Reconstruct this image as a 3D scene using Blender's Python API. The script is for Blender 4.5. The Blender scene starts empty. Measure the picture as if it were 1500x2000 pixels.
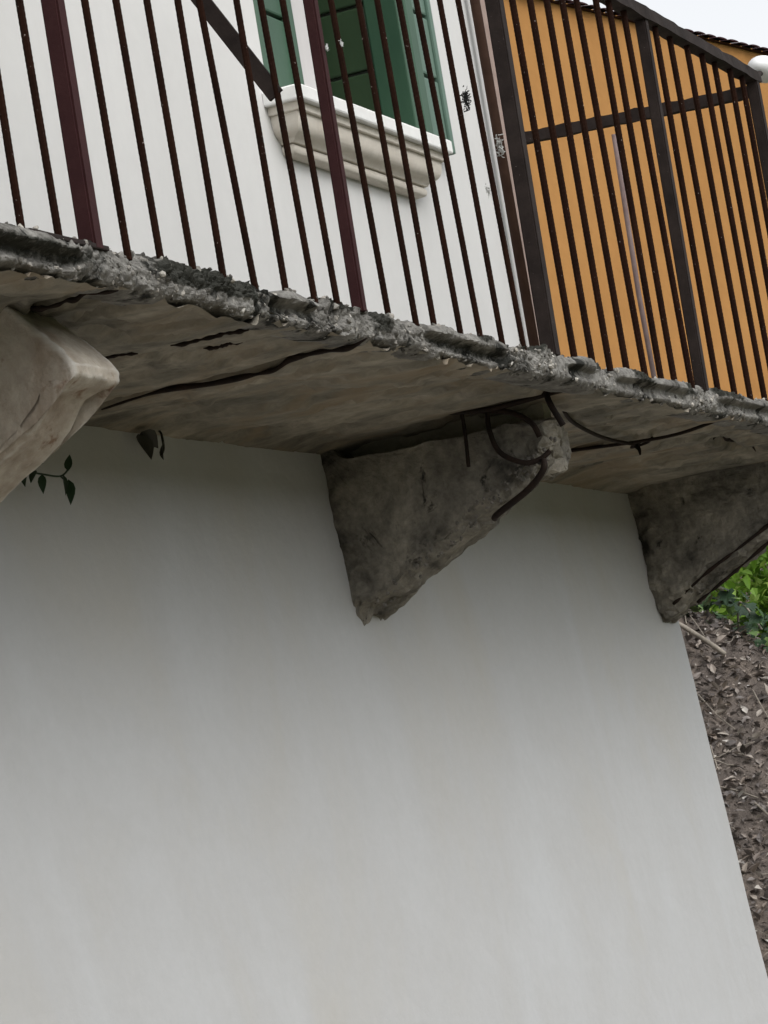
import bpy, bmesh, math, random
from mathutils import Vector, Matrix, Quaternion, noise

random.seed(7)
SC = bpy.context.scene
COL = SC.collection
R = math.radians

# ------------------------------------------------------------------ camera, sky, sun, exposure
# origin: front top edge of the balcony slab at a railing post; X along the wall, Y into the house, Z up (metres)
GROUND = -2.72
cam_d = bpy.data.cameras.new('camera')
cam = bpy.data.objects.new('camera', cam_d)
COL.objects.link(cam)
right = Vector((0.3846429451231301, -0.9084304680665817, -0.1637189343214035))
down = Vector((0.033200354711416726, 0.19086492332595734, -0.9810546964827255))
fwd = Vector((0.9224681789709827, 0.37192024108954824, 0.10357505999926547))
cam.matrix_world = Matrix((
    (right.x, -down.x, -fwd.x, -4.92503),
    (right.y, -down.y, -fwd.y, -2.42743),
    (right.z, -down.z, -fwd.z, -1.11097),
    (0, 0, 0, 1)))
cam_d.sensor_fit = 'VERTICAL'
cam_d.sensor_height = 36.0
cam_d.lens = 113.097
cam_d.clip_start = 0.05
cam_d.clip_end = 2000
SC.camera = cam

SUN_EL, SUN_AZ = 50.0, 200.0          # azimuth measured from +Y towards +X
wld = bpy.data.worlds.new('World')
SC.world = wld
wld.use_nodes = True
wn = wld.node_tree.nodes
wn.clear()
w_out = wn.new('ShaderNodeOutputWorld')
w_bg = wn.new('ShaderNodeBackground')
w_hs = wn.new('ShaderNodeHueSaturation')
w_sky = wn.new('ShaderNodeTexSky')
w_sky.sky_type = 'NISHITA'
w_sky.sun_disc = False
w_sky.sun_elevation = R(SUN_EL)
w_sky.sun_rotation = R(SUN_AZ)
w_sky.air_density = 1.0
w_sky.dust_density = 3.0
w_hs.inputs['Saturation'].default_value = 0.12
wld.node_tree.links.new(w_sky.outputs['Color'], w_hs.inputs['Color'])
wld.node_tree.links.new(w_hs.outputs['Color'], w_bg.inputs['Color'])
wld.node_tree.links.new(w_bg.outputs['Background'], w_out.inputs['Surface'])
w_bg.inputs['Strength'].default_value = 0.15

sun_d = bpy.data.lights.new('sun', 'SUN')
sun_d.energy = 0.5
sun_d.angle = R(45)
sun_d.color = (1.0, 0.97, 0.93)
sun = bpy.data.objects.new('sun', sun_d)
COL.objects.link(sun)
sdir = Vector((math.sin(R(SUN_AZ)) * math.cos(R(SUN_EL)), math.cos(R(SUN_AZ)) * math.cos(R(SUN_EL)), math.sin(R(SUN_EL))))
sun.rotation_euler = sdir.to_track_quat('Z', 'Y').to_euler()
sun.location = (-4, -8, 12)

vs = SC.view_settings
vs.view_transform = 'Standard'
vs.look = 'None'
vs.exposure = 0.70
vs.gamma = 1.0
vs.use_curve_mapping = False


# ------------------------------------------------------------------ materials
def new_mat(name, rough=0.85, spec=0.3):
    m = bpy.data.materials.new(name)
    m.use_nodes = True
    b = m.node_tree.nodes['Principled BSDF']
    b.inputs['Roughness'].default_value = rough
    b.inputs['Specular IOR Level'].default_value = spec
    return m, m.node_tree, b


def coords(nt, scale=(1, 1, 1), kind='Position'):
    if kind == 'Position':
        src = nt.nodes.new('ShaderNodeNewGeometry').outputs['Position']
    else:
        src = nt.nodes.new('ShaderNodeTexCoord').outputs[kind]
    mp = nt.nodes.new('ShaderNodeMapping')
    mp.inputs['Scale'].default_value = scale
    nt.links.new(src, mp.inputs['Vector'])
    return mp.outputs['Vector']


def noise_tex(nt, vec, scale, detail=6.0, rough=0.6, dist=0.0):
    n = nt.nodes.new('ShaderNodeTexNoise')
    n.inputs['Scale'].default_value = scale
    n.inputs['Detail'].default_value = detail
    n.inputs['Roughness'].default_value = rough
    n.inputs['Distortion'].default_value = dist
    nt.links.new(vec, n.inputs['Vector'])
    return n.outputs['Fac']


def ramp(nt, fac, stops):
    r = nt.nodes.new('ShaderNodeValToRGB')
    e = r.color_ramp.elements
    while len(e) < len(stops):
        e.new(0.5)
    for i, (p, c) in enumerate(stops):
        e[i].position = p
        e[i].color = (c[0], c[1], c[2], 1) if not isinstance(c, (int, float)) else (c, c, c, 1)
    nt.links.new(fac, r.inputs['Fac'])
    return r.outputs['Color']


def mix(nt, fac, a, b, mode='MIX'):
    n = nt.nodes.new('ShaderNodeMix')
    n.data_type = 'RGBA'
    n.blend_type = mode
    for sock, v in ((n.inputs[0], fac), (n.inputs[6], a), (n.inputs[7], b)):
        if isinstance(v, (int, float)):
            sock.default_value = v
        elif isinstance(v, tuple):
            sock.default_value = (v[0], v[1], v[2], 1)
        else:
            nt.links.new(v, sock)
    return n.outputs[2]


def bump(nt, bsdf, fac, strength, dist, prev=None):
    b = nt.nodes.new('ShaderNodeBump')
    b.inputs['Strength'].default_value = strength
    b.inputs['Distance'].default_value = dist
    nt.links.new(fac, b.inputs['Height'])
    if prev is not None:
        nt.links.new(prev, b.inputs['Normal'])
    nt.links.new(b.outputs['Normal'], bsdf.inputs['Normal'])
    return b.outputs['Normal']


def mottled(name, stops, scale=4.0, stretch=(1, 1, 1), rough=0.9, spec=0.2, detail=7, fine=60.0, fine_amt=0.25,
            bump_scale=40.0, bump_d=0.003, bump_s=0.5, spots=None, spot_scale=30.0, spot_col=(0.02, 0.02, 0.018), dist=0.3):
    m, nt, b = new_mat(name, rough, spec)
    v = coords(nt, stretch)
    n1 = noise_tex(nt, v, scale, detail, 0.62, dist)
    c = ramp(nt, n1, stops)
    v2 = coords(nt)
    n2 = noise_tex(nt, v2, fine, 4, 0.7)
    g = ramp(nt, n2, [(0.25, 1 - fine_amt), (0.75, 1 + 0 * fine_amt)])
    c = mix(nt, 1.0, c, g, 'MULTIPLY')
    if spots:
        n3 = noise_tex(nt, v2, spot_scale, 5, 0.65, 0.5)
        f = ramp(nt, n3, [(spots, 0.0), (min(spots + 0.08, 1), 1.0)])
        c = mix(nt, f, c, spot_col)
    nt.links.new(c, b.inputs['Base Color'])
    n4 = noise_tex(nt, v2, bump_scale, 8, 0.7)
    bump(nt, b, n4, bump_s, bump_d)
    return m


M = {}
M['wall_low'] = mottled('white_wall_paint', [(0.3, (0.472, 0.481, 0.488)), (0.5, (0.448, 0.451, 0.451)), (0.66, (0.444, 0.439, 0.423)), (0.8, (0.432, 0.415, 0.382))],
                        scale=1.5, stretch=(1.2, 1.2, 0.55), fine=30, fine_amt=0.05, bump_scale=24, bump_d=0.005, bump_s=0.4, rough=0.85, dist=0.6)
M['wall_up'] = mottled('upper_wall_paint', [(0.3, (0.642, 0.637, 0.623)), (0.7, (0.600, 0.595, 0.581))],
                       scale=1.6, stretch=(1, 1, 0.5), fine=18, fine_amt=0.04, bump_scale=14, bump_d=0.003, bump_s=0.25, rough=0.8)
M['soffit'] = mottled('stained_soffit_concrete', [(0.26, (0.07, 0.066, 0.055)), (0.42, (0.21, 0.195, 0.16)), (0.56, (0.33, 0.30, 0.245)), (0.75, (0.50, 0.45, 0.365))],
                      scale=4.2, stretch=(1.0, 0.8, 1), fine=26, fine_amt=0.4, bump_scale=26, bump_d=0.008, bump_s=0.7, spots=0.68, spot_scale=7, spot_col=(0.045, 0.042, 0.034), dist=0.8)
nt = M['soffit'].node_tree
b_ = nt.nodes['Principled BSDF']
sn = noise_tex(nt, coords(nt), 3.1, 5, 0.6, 1.0)
sf = ramp(nt, sn, [(0.50, 0.0), (0.66, 0.75)])
nt.links.new(mix(nt, sf, b_.inputs['Base Color'].links[0].from_socket, (0.235, 0.185, 0.125)), b_.inputs['Base Color'])
sn2 = noise_tex(nt, coords(nt), 2.2, 6, 0.7, 0.6)
sf2 = ramp(nt, sn2, [(0.34, 0.8), (0.44, 0.0)])
nt.links.new(mix(nt, sf2, b_.inputs['Base Color'].links[0].from_socket, (0.085, 0.08, 0.066)), b_.inputs['Base Color'])
M['edge'] = mottled('broken_edge_concrete', [(0.25, (0.098, 0.093, 0.084)), (0.45, (0.236, 0.226, 0.207)), (0.6, (0.325, 0.315, 0.290)), (0.8, (0.472, 0.453, 0.423))],
                    scale=9, fine=70, fine_amt=0.6, bump_scale=110, bump_d=0.006, bump_s=1.0, spots=0.555, spot_scale=8, spot_col=(0.022, 0.022, 0.019))
nt = M['edge'].node_tree
b_ = nt.nodes['Principled BSDF']
att = nt.nodes.new('ShaderNodeAttribute'); att.attribute_name = 'moss_shade'
mn = noise_tex(nt, coords(nt), 45, 5, 0.7)
ma = nt.nodes.new('ShaderNodeMath'); ma.operation = 'ADD'
nt.links.new(att.outputs['Fac'], ma.inputs[0]); nt.links.new(mn, ma.inputs[1])
ma2 = nt.nodes.new('ShaderNodeMath'); ma2.operation = 'MULTIPLY'; ma2.inputs[1].default_value = 0.6
nt.links.new(ma.outputs[0], ma2.inputs[0])
mf = ramp(nt, ma2.outputs[0], [(0.54, 0.0), (0.72, 0.9)])
nt.links.new(mix(nt, mf, b_.inputs['Base Color'].links[0].from_socket, (0.020, 0.021, 0.016)), b_.inputs['Base Color'])
def island_stone():
    m, nt, b = new_mat('aggregate_stone', 0.9, 0.2)
    gi = nt.nodes.new('ShaderNodeNewGeometry')
    c = ramp(nt, gi.outputs['Random Per Island'], [(0.0, (0.07, 0.066, 0.06)), (0.4, (0.20, 0.19, 0.17)), (0.75, (0.34, 0.32, 0.29)), (0.93, (0.46, 0.43, 0.38)), (1.0, (0.62, 0.60, 0.55))])
    n = noise_tex(nt, coords(nt), 150, 3, 0.6)
    g = ramp(nt, n, [(0.3, 0.6), (0.7, 1.0)])
    nt.links.new(mix(nt, 1.0, c, g, 'MULTIPLY'), b.inputs['Base Color'])
    return m


M['stone'] = island_stone()
M['crumb'] = mottled('bracket_crumb_stone', [(0.2, (0.072, 0.068, 0.060)), (0.5, (0.160, 0.148, 0.132)), (0.8, (0.288, 0.264, 0.232))],
                     scale=28, fine=120, fine_amt=0.3, bump_scale=160, bump_d=0.001)
M['bracket'] = mottled('grey_bracket_concrete', [(0.32, (0.045, 0.043, 0.038)), (0.45, (0.218, 0.202, 0.173)), (0.60, (0.346, 0.320, 0.269)), (0.78, (0.512, 0.461, 0.371))],
                       scale=6, fine=45, fine_amt=0.5, bump_scale=50, bump_d=0.010, bump_s=0.9, spots=0.63, spot_scale=13, spot_col=(0.03, 0.028, 0.025))
M['bracket_tan'] = mottled('tan_bracket_plaster', [(0.28, (0.27, 0.205, 0.15)), (0.46, (0.45, 0.395, 0.325)), (0.7, (0.60, 0.56, 0.49))],
                           scale=5.5, fine=40, fine_amt=0.3, bump_scale=36, bump_d=0.010, bump_s=0.7, stretch=(1, 1.6, 0.7), spots=0.60, spot_scale=10, spot_col=(0.20, 0.13, 0.085))


def edge_wear(m, col, lo=0.53, hi=0.62, amt=0.8):
    nt = m.node_tree
    b = nt.nodes['Principled BSDF']
    src = b.inputs['Base Color'].links[0].from_socket
    g = nt.nodes.new('ShaderNodeNewGeometry')
    f = ramp(nt, g.outputs['Pointiness'], [(lo, 0.0), (hi, amt)])
    nt.links.new(mix(nt, f, src, col), b.inputs['Base Color'])


edge_wear(M['bracket'], (0.44, 0.41, 0.34), 0.53, 0.66, 0.5)
edge_wear(M['bracket_tan'], (0.66, 0.65, 0.61), 0.51, 0.58, 0.8)
M['rust_and_crack'] = mottled('dark_rust_and_crack', [(0.3, (0.011, 0.008, 0.007)), (0.7, (0.033, 0.019, 0.013))], scale=30, fine=200, fine_amt=0.4,
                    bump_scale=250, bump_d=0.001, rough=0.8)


def paint_metal(name, c1, c2, speck=0.70, speck_col=(0.30, 0.25, 0.23)):
    m, nt, b = new_mat(name, 0.7, 0.12)
    v = coords(nt)
    n1 = noise_tex(nt, v, 12, 6, 0.65)
    c = ramp(nt, n1, [(0.3, c1), (0.7, c2)])
    n2 = noise_tex(nt, v, 130, 3, 0.6)
    f = ramp(nt, n2, [(speck, 0.0), (speck + 0.04, 1.0)])  # random pale specks over the base colour
    c = mix(nt, f, c, speck_col)
    nt.links.new(c, b.inputs['Base Color'])
    n3 = noise_tex(nt, v, 160, 5, 0.7)
    bump(nt, b, n3, 0.6, 0.0015)
    return m


M['maroon'] = paint_metal('maroon_post_paint', (0.030, 0.010, 0.011), (0.046, 0.017, 0.017), 0.78)
M['bar'] = paint_metal('dark_bar_paint', (0.009, 0.0035, 0.002), (0.022, 0.008, 0.004), 0.705)
M['bar'].node_tree.nodes['Principled BSDF'].inputs['Specular IOR Level'].default_value = 0.05
M['rail'] = paint_metal('dark_rail_paint', (0.014, 0.010, 0.009), (0.034, 0.025, 0.022), 0.72)
M['pale_pole'] = paint_metal('faded_pole_paint', (0.16, 0.11, 0.105), (0.26, 0.20, 0.19), 0.7)
M['pipe'] = paint_metal('brown_pipe_paint', (0.035, 0.018, 0.012), (0.06, 0.032, 0.022), 0.8)
M['pink_strip'] = mottled('pinkish_corner_tint', [(0.3, (0.30, 0.22, 0.19)), (0.7, (0.40, 0.31, 0.27))], scale=6, fine=40, fine_amt=0.2)


def paint(name, c1, c2, rough=0.5):
    m, nt, b = new_mat(name, rough, 0.4)
    v = coords(nt, (1, 1, 0.4))
    n1 = noise_tex(nt, v, 7, 6, 0.6)
    c = ramp(nt, n1, [(0.3, c1), (0.7, c2)])
    nt.links.new(c, b.inputs['Base Color'])
    n3 = noise_tex(nt, v, 60, 5, 0.7)
    bump(nt, b, n3, 0.25, 0.002)
    return m


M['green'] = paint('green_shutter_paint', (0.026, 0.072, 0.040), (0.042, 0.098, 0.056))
M['green_pale'] = paint('pale_green_panel_paint', (0.070, 0.135, 0.100), (0.105, 0.170, 0.130))  # paler green for the outer leaf
M['green_shaded'] = paint('shaded_green_inner_paint', (0.020, 0.044, 0.018), (0.030, 0.058, 0.026))  # shutter green darkened for the shade inside the opening
M['white_frame'] = paint('white_window_frame_paint', (0.50, 0.48, 0.47), (0.58, 0.56, 0.55))
M['sill'] = mottled('cream_moulded_stone', [(0.3, (0.61, 0.555, 0.475)), (0.7, (0.73, 0.685, 0.61))], scale=6, fine=40, fine_amt=0.12, bump_scale=50, bump_d=0.003)
M['sill_top'] = mottled('white_sill_paint', [(0.3, (0.76, 0.76, 0.74)), (0.7, (0.82, 0.82, 0.80))], scale=6, fine=40, fine_amt=0.06, bump_scale=50, bump_d=0.003)
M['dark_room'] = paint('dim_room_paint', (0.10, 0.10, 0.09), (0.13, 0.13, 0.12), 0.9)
M['orange'] = mottled('ochre_render', [(0.3, (0.375, 0.180, 0.053)), (0.7, (0.43, 0.217, 0.070))], scale=0.9, fine=7, fine_amt=0.14, bump_scale=30, bump_d=0.006, bump_s=0.5)
M['tile'] = mottled('dark_red_roof_tile', [(0.3, (0.030, 0.014, 0.018)), (0.7, (0.06, 0.024, 0.028))], scale=3, fine=30, fine_amt=0.3)
M['soil'] = mottled('litter_soil', [(0.25, (0.09, 0.075, 0.066)), (0.5, (0.19, 0.16, 0.14)), (0.75, (0.27, 0.22, 0.18))], scale=7, stretch=(1, 1, 1),
                    fine=50, fine_amt=0.5, bump_scale=40, bump_d=0.03, bump_s=0.9, spots=0.63, spot_scale=18, spot_col=(0.02, 0.017, 0.015))
M['grass'] = mottled('meadow_grass', [(0.3, (0.045, 0.075, 0.022)), (0.55, (0.065, 0.10, 0.03)), (0.75, (0.10, 0.11, 0.05))], scale=0.8, fine=30, fine_amt=0.4, bump_scale=60, bump_d=0.03)
M['sky_block'] = mottled('sky_block_green', [(0.3, (0.025, 0.045, 0.015)), (0.6, (0.04, 0.065, 0.022)), (0.8, (0.06, 0.075, 0.03))], scale=0.6, fine=6, fine_amt=0.4, bump_scale=3, bump_d=0.3)
M['bounce_gravel'] = mottled('pale_bounce_gravel', [(0.3, (0.20, 0.175, 0.135)), (0.7, (0.30, 0.265, 0.205))], scale=3, fine=60, fine_amt=0.3, bump_scale=70, bump_d=0.01)
M['white_fit'] = paint('white_fitting_enamel', (0.78, 0.79, 0.79), (0.82, 0.83, 0.83), 0.35)
M['stick'] = mottled('weathered_stick_wood', [(0.3, (0.20, 0.18, 0.15)), (0.7, (0.36, 0.32, 0.27))], scale=20, fine=80, fine_amt=0.3)
M['web'] = paint('grey_fluff', (0.30, 0.30, 0.29), (0.42, 0.42, 0.40), 0.95)
M['dark_fluff'] = paint('dark_fluff', (0.012, 0.012, 0.012), (0.03, 0.03, 0.028), 0.95)


def leaf_mat(name, stops, trans=0.25, kind='RANDOM'):
    m, nt, b = new_mat(name, 0.5, 0.35)
    gi = nt.nodes.new('ShaderNodeNewGeometry')
    c = ramp(nt, gi.outputs['Random Per Island'], stops)
    nt.links.new(c, b.inputs['Base Color'])
    tr = nt.nodes.new('ShaderNodeBsdfTranslucent')
    nt.links.new(c, tr.inputs['Color'])
    ms = nt.nodes.new('ShaderNodeMixShader')
    ms.inputs[0].default_value = trans
    out = nt.nodes['Material Output']
    nt.links.new(b.outputs[0], ms.inputs[1])
    nt.links.new(tr.outputs[0], ms.inputs[2])
    nt.links.new(ms.outputs[0], out.inputs['Surface'])
    return m


M['bush_leaf'] = leaf_mat('bright_green_leaf', [(0.0, (0.11, 0.22, 0.028)), (0.5, (0.20, 0.38, 0.05)), (1.0, (0.36, 0.50, 0.12))], 0.5)
M['dry_leaf'] = leaf_mat('dry_litter_leaf', [(0.0, (0.06, 0.05, 0.045)), (0.4, (0.18, 0.16, 0.15)), (0.7, (0.26, 0.215, 0.18)), (0.92, (0.36, 0.32, 0.28)), (1.0, (0.48, 0.46, 0.43))], 0.05)
M['withered'] = leaf_mat('withered_leaf', [(0.0, (0.014, 0.016, 0.009)), (1.0, (0.032, 0.030, 0.018))], 0.1)
M['dark_leaf'] = leaf_mat('dark_sprig_leaf', [(0.0, (0.015, 0.032, 0.016)), (1.0, (0.03, 0.06, 0.026))], 0.15)


def ivy_mat():
    m, nt, b = new_mat('ivy_leaf_gloss', 0.55, 0.25)
    oi = nt.nodes.new('ShaderNodeObjectInfo')
    c = ramp(nt, oi.outputs['Random'], [(0.0, (0.012, 0.028, 0.014)), (0.55, (0.025, 0.055, 0.025)), (0.8, (0.04, 0.085, 0.025)), (1.0, (0.16, 0.25, 0.08))])
    nt.links.new(c, b.inputs['Base Color'])
    return m


M['ivy'] = ivy_mat()


# ------------------------------------------------------------------ builders
def tag(o, label=None, cat=None, group=None, kind=None):
    if label: o['label'] = label
    if cat: o['category'] = cat
    if group: o['group'] = group
    if kind: o['kind'] = kind
    return o


def empty(name, loc):
    o = bpy.data.objects.new(name, None)
    o.empty_display_size = 0.2
    COL.objects.link(o)
    o.location = loc
    return o


def link(name, me, mat, parent=None, smooth=False):
    o = bpy.data.objects.new(name, me)
    COL.objects.link(o)
    if mat is not None:
        me.materials.clear()
        me.materials.append(M[mat])
    if smooth:
        for p in me.polygons: p.use_smooth = True
    if parent is not None:
        o.parent = parent
        o.matrix_parent_inverse = Matrix.Translation(-world_loc(parent))
    return o


def world_loc(o):
    v = Vector(o.location)
    # every parent here is only translated, and children keep world coordinates
    return v if o.type == 'EMPTY' else Vector((0, 0, 0))


def from_bm(name, bm, mat, parent=None, smooth=False):
    me = bpy.data.meshes.new(name)
    bm.normal_update()
    bm.to_mesh(me)
    bm.free()
    return link(name, me, mat, parent, smooth)


def add_box(bm, x0, x1, y0, y1, z0, z1):
    vs_ = [bm.verts.new(p) for p in ((x0, y0, z0), (x1, y0, z0), (x1, y1, z0), (x0, y1, z0), (x0, y0, z1), (x1, y0, z1), (x1, y1, z1), (x0, y1, z1))]
    for f in ((3, 2, 1, 0), (4, 5, 6, 7), (0, 1, 5, 4), (1, 2, 6, 5), (2, 3, 7, 6), (3, 0, 4, 7)):
        bm.faces.new([vs_[i] for i in f])


def box(name, b, mat, parent=None, bevel=0.0):
    bm = bmesh.new()
    add_box(bm, *b)
    if bevel:
        bmesh.ops.bevel(bm, geom=bm.edges[:], offset=bevel, segments=2, affect='EDGES', profile=0.6)
    return from_bm(name, bm, mat, parent)


def add_tube(bm, pts, rad, seg=8, closed=True):
    pts = [Vector(p) for p in pts]
    n = len(pts)
    rings = []
    ref = None
    for i, p in enumerate(pts):
        t = (pts[min(i + 1, n - 1)] - pts[max(i - 1, 0)]).normalized()
        if ref is None or abs(t.dot(ref)) > 0.95:
            ref = Vector((0, 0, 1)) if abs(t.z) < 0.9 else Vector((1, 0, 0))
        a = t.cross(ref).normalized()
        b = t.cross(a).normalized()
        ref = a.cross(t)
        r = rad(i / (n - 1)) if callable(rad) else rad
        rings.append([bm.verts.new(p + a * (r * math.cos(2 * math.pi * k / seg)) + b * (r * math.sin(2 * math.pi * k / seg))) for k in range(seg)])
    for i in range(n - 1):
        for k in range(seg):
            bm.faces.new((rings[i][k], rings[i][(k + 1) % seg], rings[i + 1][(k + 1) % seg], rings[i + 1][k]))
    if closed:
        bm.faces.new(rings[0][::-1])
        bm.faces.new(rings[-1])


def smooth_path(pts, sub=6):
    pts = [Vector(p) for p in pts]
    out = []
    for i in range(len(pts) - 1):
        p0, p1, p2, p3 = pts[max(i - 1, 0)], pts[i], pts[i + 1], pts[min(i + 2, len(pts) - 1)]
        for s in range(sub):
            t = s / sub
            out.append(0.5 * ((2 * p1) + (p2 - p0) * t + (2 * p0 - 5 * p1 + 4 * p2 - p3) * t * t + (3 * p1 - p0 - 3 * p2 + p3) * t ** 3))
    out.append(pts[-1])
    return out


def tube(name, pts, rad, mat, parent=None, seg=8, sub=6):
    bm = bmesh.new()
    add_tube(bm, smooth_path(pts, sub) if sub else pts, rad, seg)
    return from_bm(name, bm, mat, parent, True)


def fr(p, H=0.9, lac=2.1, oc=5):
    return noise.fractal(Vector(p), H, lac, oc)


def cell(p):
    """pebbly field: 0 at cell edges, 1 at cell centres"""
    d = noise.voronoi(Vector(p))[0]
    return max(0.0, min(1.0, (d[1] - d[0]) * 1.6))


def sstep(a, b, x):
    t = max(0.0, min(1.0, (x - a) / (b - a)))
    return t * t * (3 - 2 * t)


def cube_surface(nu, nv, nw):
    """unit cube surface as shared grid; returns (list of (u,v,w), quads)"""
    idx, vl, q = {}, [], []
    def g(i, j, k):
        key = (i, j, k)
        if key not in idx:
            idx[key] = len(vl)
            vl.append((i / nu, j / nv, k / nw))
        return idx[key]
    for i in range(nu):
        for j in range(nv):
            q.append((g(i, j, 0), g(i, j + 1, 0), g(i + 1, j + 1, 0), g(i + 1, j, 0)))
            q.append((g(i, j, nw), g(i + 1, j, nw), g(i + 1, j + 1, nw), g(i, j + 1, nw)))
    for i in range(nu):
        for k in range(nw):
            q.append((g(i, 0, k), g(i + 1, 0, k), g(i + 1, 0, k + 1), g(i, 0, k + 1)))
            q.append((g(i, nv, k), g(i, nv, k + 1), g(i + 1, nv, k + 1), g(i + 1, nv, k)))
    for j in range(nv):
        for k in range(nw):
            q.append((g(0, j, k), g(0, j, k + 1), g(0, j + 1, k + 1), g(0, j + 1, k)))
            q.append((g(nu, j, k), g(nu, j + 1, k), g(nu, j + 1, k + 1), g(nu, j, k + 1)))
    return vl, q


def fix_normals(me):
    bm = bmesh.new()
    bm.from_mesh(me)
    bmesh.ops.recalc_face_normals(bm, faces=bm.faces[:])
    bm.to_mesh(me)
    bm.free()


# ------------------------------------------------------------------ ground and bank
def wall_y(z):
    """front face of the battered lower wall"""
    return 0.775 + 0.072 * (z + 0.07)


bm = bmesh.new()
N = 40
ext = 600.0
def gx(i):
    t = i / N * 2 - 1
    return math.copysign(abs(t) ** 3, t) * ext
gv = [[bm.verts.new((gx(i), gx(j), GROUND)) for j in range(N + 1)] for i in range(N + 1)]
for i in range(N):
    for j in range(N):
        bm.faces.new((gv[i][j], gv[i + 1][j], gv[i + 1][j + 1], gv[i][j + 1]))
tag(from_bm('ground', bm, 'grass'), kind='structure')


# unseen pale strip added along the house foot to bounce warm light up
bm = bmesh.new()
lvv = []
for i in range(61):
    x = -30 + 36 * i / 60
    lvv.append([bm.verts.new((x, -5.2 + 0.25 * fr((x * 0.6, 1, 1), oc=3) + (5.95) * j / 6, GROUND + 0.004 + 0.01 * (fr((x, j, 2.0), oc=3) + 1) * (1 if 0 < j < 6 else 0))) for j in range(7)])
for i in range(60):
    for j in range(6):
        bm.faces.new((lvv[i][j], lvv[i + 1][j], lvv[i + 1][j + 1], lvv[i][j + 1]))
tag(from_bm('bounce_strip', bm, 'bounce_gravel', None, True), kind='structure')

# unseen hill added behind the viewpoint to block low sky light
bm = bmesh.new()
hv = []
for i in range(61):
    row = []
    for j in range(25):
        x = -120 + 4.0 * i
        t = j / 24
        y = -9 - 70 * t ** 1.5
        z = GROUND - 0.05 + 10.5 * sstep(0.0, 1.0, t ** 0.75) + (1.6 * fr((x * 0.12, y * 0.12, 2.0), oc=5) + 0.9 * fr((x * 0.7, y * 0.7, 5.0), oc=3)) * min(1, 3 * t)
        row.append(bm.verts.new((x, y, z)))
    hv.append(row)
for i in range(60):
    for j in range(24):
        bm.faces.new((hv[i][j], hv[i + 1][j], hv[i + 1][j + 1], hv[i][j + 1]))
tag(from_bm('sky_block_hill', bm, 'sky_block', None, True), kind='structure')


def bank_h(x, y):
    h = -1.86 + 0.66 * (x - 6.0) + 0.62 * (y - 1.0)
    top = -0.36 + 0.62 * (y - 1.5) * sstep(2.6, 1.2, y) + 0.1 * (y - 1.5)
    h = min(h, top - 0.16 * (x - 8.0))
    if x > 9.8: h += 0.45 * (x - 9.8)
    h += 0.05 * fr((x * 1.3, y * 1.3, 3.1)) + 0.02 * fr((x * 6, y * 6, 1.0))
    return max(h, GROUND - 0.15)


bm = bmesh.new()
nx, ny = 150, 120
bv = []
for i in range(nx + 1):
    row = []
    for j in range(ny + 1):
        x = 5.44 + 9.0 * (i / nx) ** 1.4
        y = -2.8 + 9.5 * j / ny
        row.append(bm.verts.new((x, y, bank_h(x, y))))
    bv.append(row)
for i in range(nx):
    for j in range(ny):
        bm.faces.new((bv[i][j], bv[i + 1][j], bv[i + 1][j + 1], bv[i][j + 1]))
bank = tag(from_bm('earth_bank', bm, 'soil', None, True), kind='structure')


# ------------------------------------------------------------------ white house
house = tag(empty('white_house', (0, 0.775, GROUND)),
            'white rendered house with battered ground floor and crumbling concrete balcony', 'house')

# ground floor wall, battered: thicker towards the ground
HX0, HX1 = -9.0, 5.375
bm = bmesh.new()
nx, nz = 130, 40
def low_pt(x, z):
    y = wall_y(z) + 0.006 * fr((x * 0.9, 5.0, z * 0.9), oc=3) + 0.0025 * fr((x * 5, 9.0, z * 5), oc=3)
    return (x + (0.006 * fr((1.0, 2.0, z * 4)) if x == HX1 else 0), y, z)
zs = [0.0 + (GROUND - 0.2) * k / nz for k in range(nz + 1)]
xs = [HX0 + (HX1 - HX0) * k / nx for k in range(nx + 1)]
lv = [[bm.verts.new(low_pt(x, z)) for z in zs] for x in xs]
for i in range(nx):
    for k in range(nz):
        bm.faces.new((lv[i][k], lv[i][k + 1], lv[i + 1][k + 1], lv[i + 1][k]))
back = [[bm.verts.new((x, 7.0, z)) for z in (0.0, GROUND - 0.2)] for x in (HX0, HX1)]
for (col_, bk) in ((lv[0], back[0]), (lv[-1], back[1])):
    bm.faces.new(col_ + [bk[1], bk[0]])
bm.faces.new([lv[i][0] for i in range(nx + 1)] + [back[1][0], back[0][0]])
bmesh.ops.recalc_face_normals(bm, faces=bm.faces[:])
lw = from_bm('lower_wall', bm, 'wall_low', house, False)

# upper wall with the window opening
UX1 = 4.575
WX0, WX1, WZ0, WZ1 = 2.70, 3.70, 0.885, 2.25
bm = bmesh.new()
add_box(bm, HX0, WX0, 0.775, 1.20, 0.002, 3.6)
add_box(bm, WX1, UX1, 0.775, 1.20, 0.002, 3.6)
add_box(bm, WX0, WX1, 0.775, 1.20, 0.002, WZ0)
add_box(bm, WX0, WX1, 0.775, 1.20, WZ1, 3.6)
add_box(bm, UX1 - 0.4, UX1 - 0.001, 1.20, 7.0, 0.002, 3.6)
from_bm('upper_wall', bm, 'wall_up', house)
box('corner_strip', (4.445, 4.582, 0.762, 0.774, 0.0, 3.6), 'pink_strip', house)  # thin pinkish strip on the wall corner
bm = bmesh.new()
add_box(bm, HX0, UX1 + 0.25, 0.55, 7.2, 3.602, 3.70)
from_bm('eave', bm, 'wall_up', house)
bm = bmesh.new()
rv = [bm.verts.new(p) for p in ((HX0, 0.5, 3.702), (UX1 + 0.3, 0.5, 3.702), (UX1 + 0.3, 7.2, 3.702), (HX0, 7.2, 3.702), (HX0, 3.85, 5.0), (UX1 + 0.3, 3.85, 5.0))]
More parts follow.
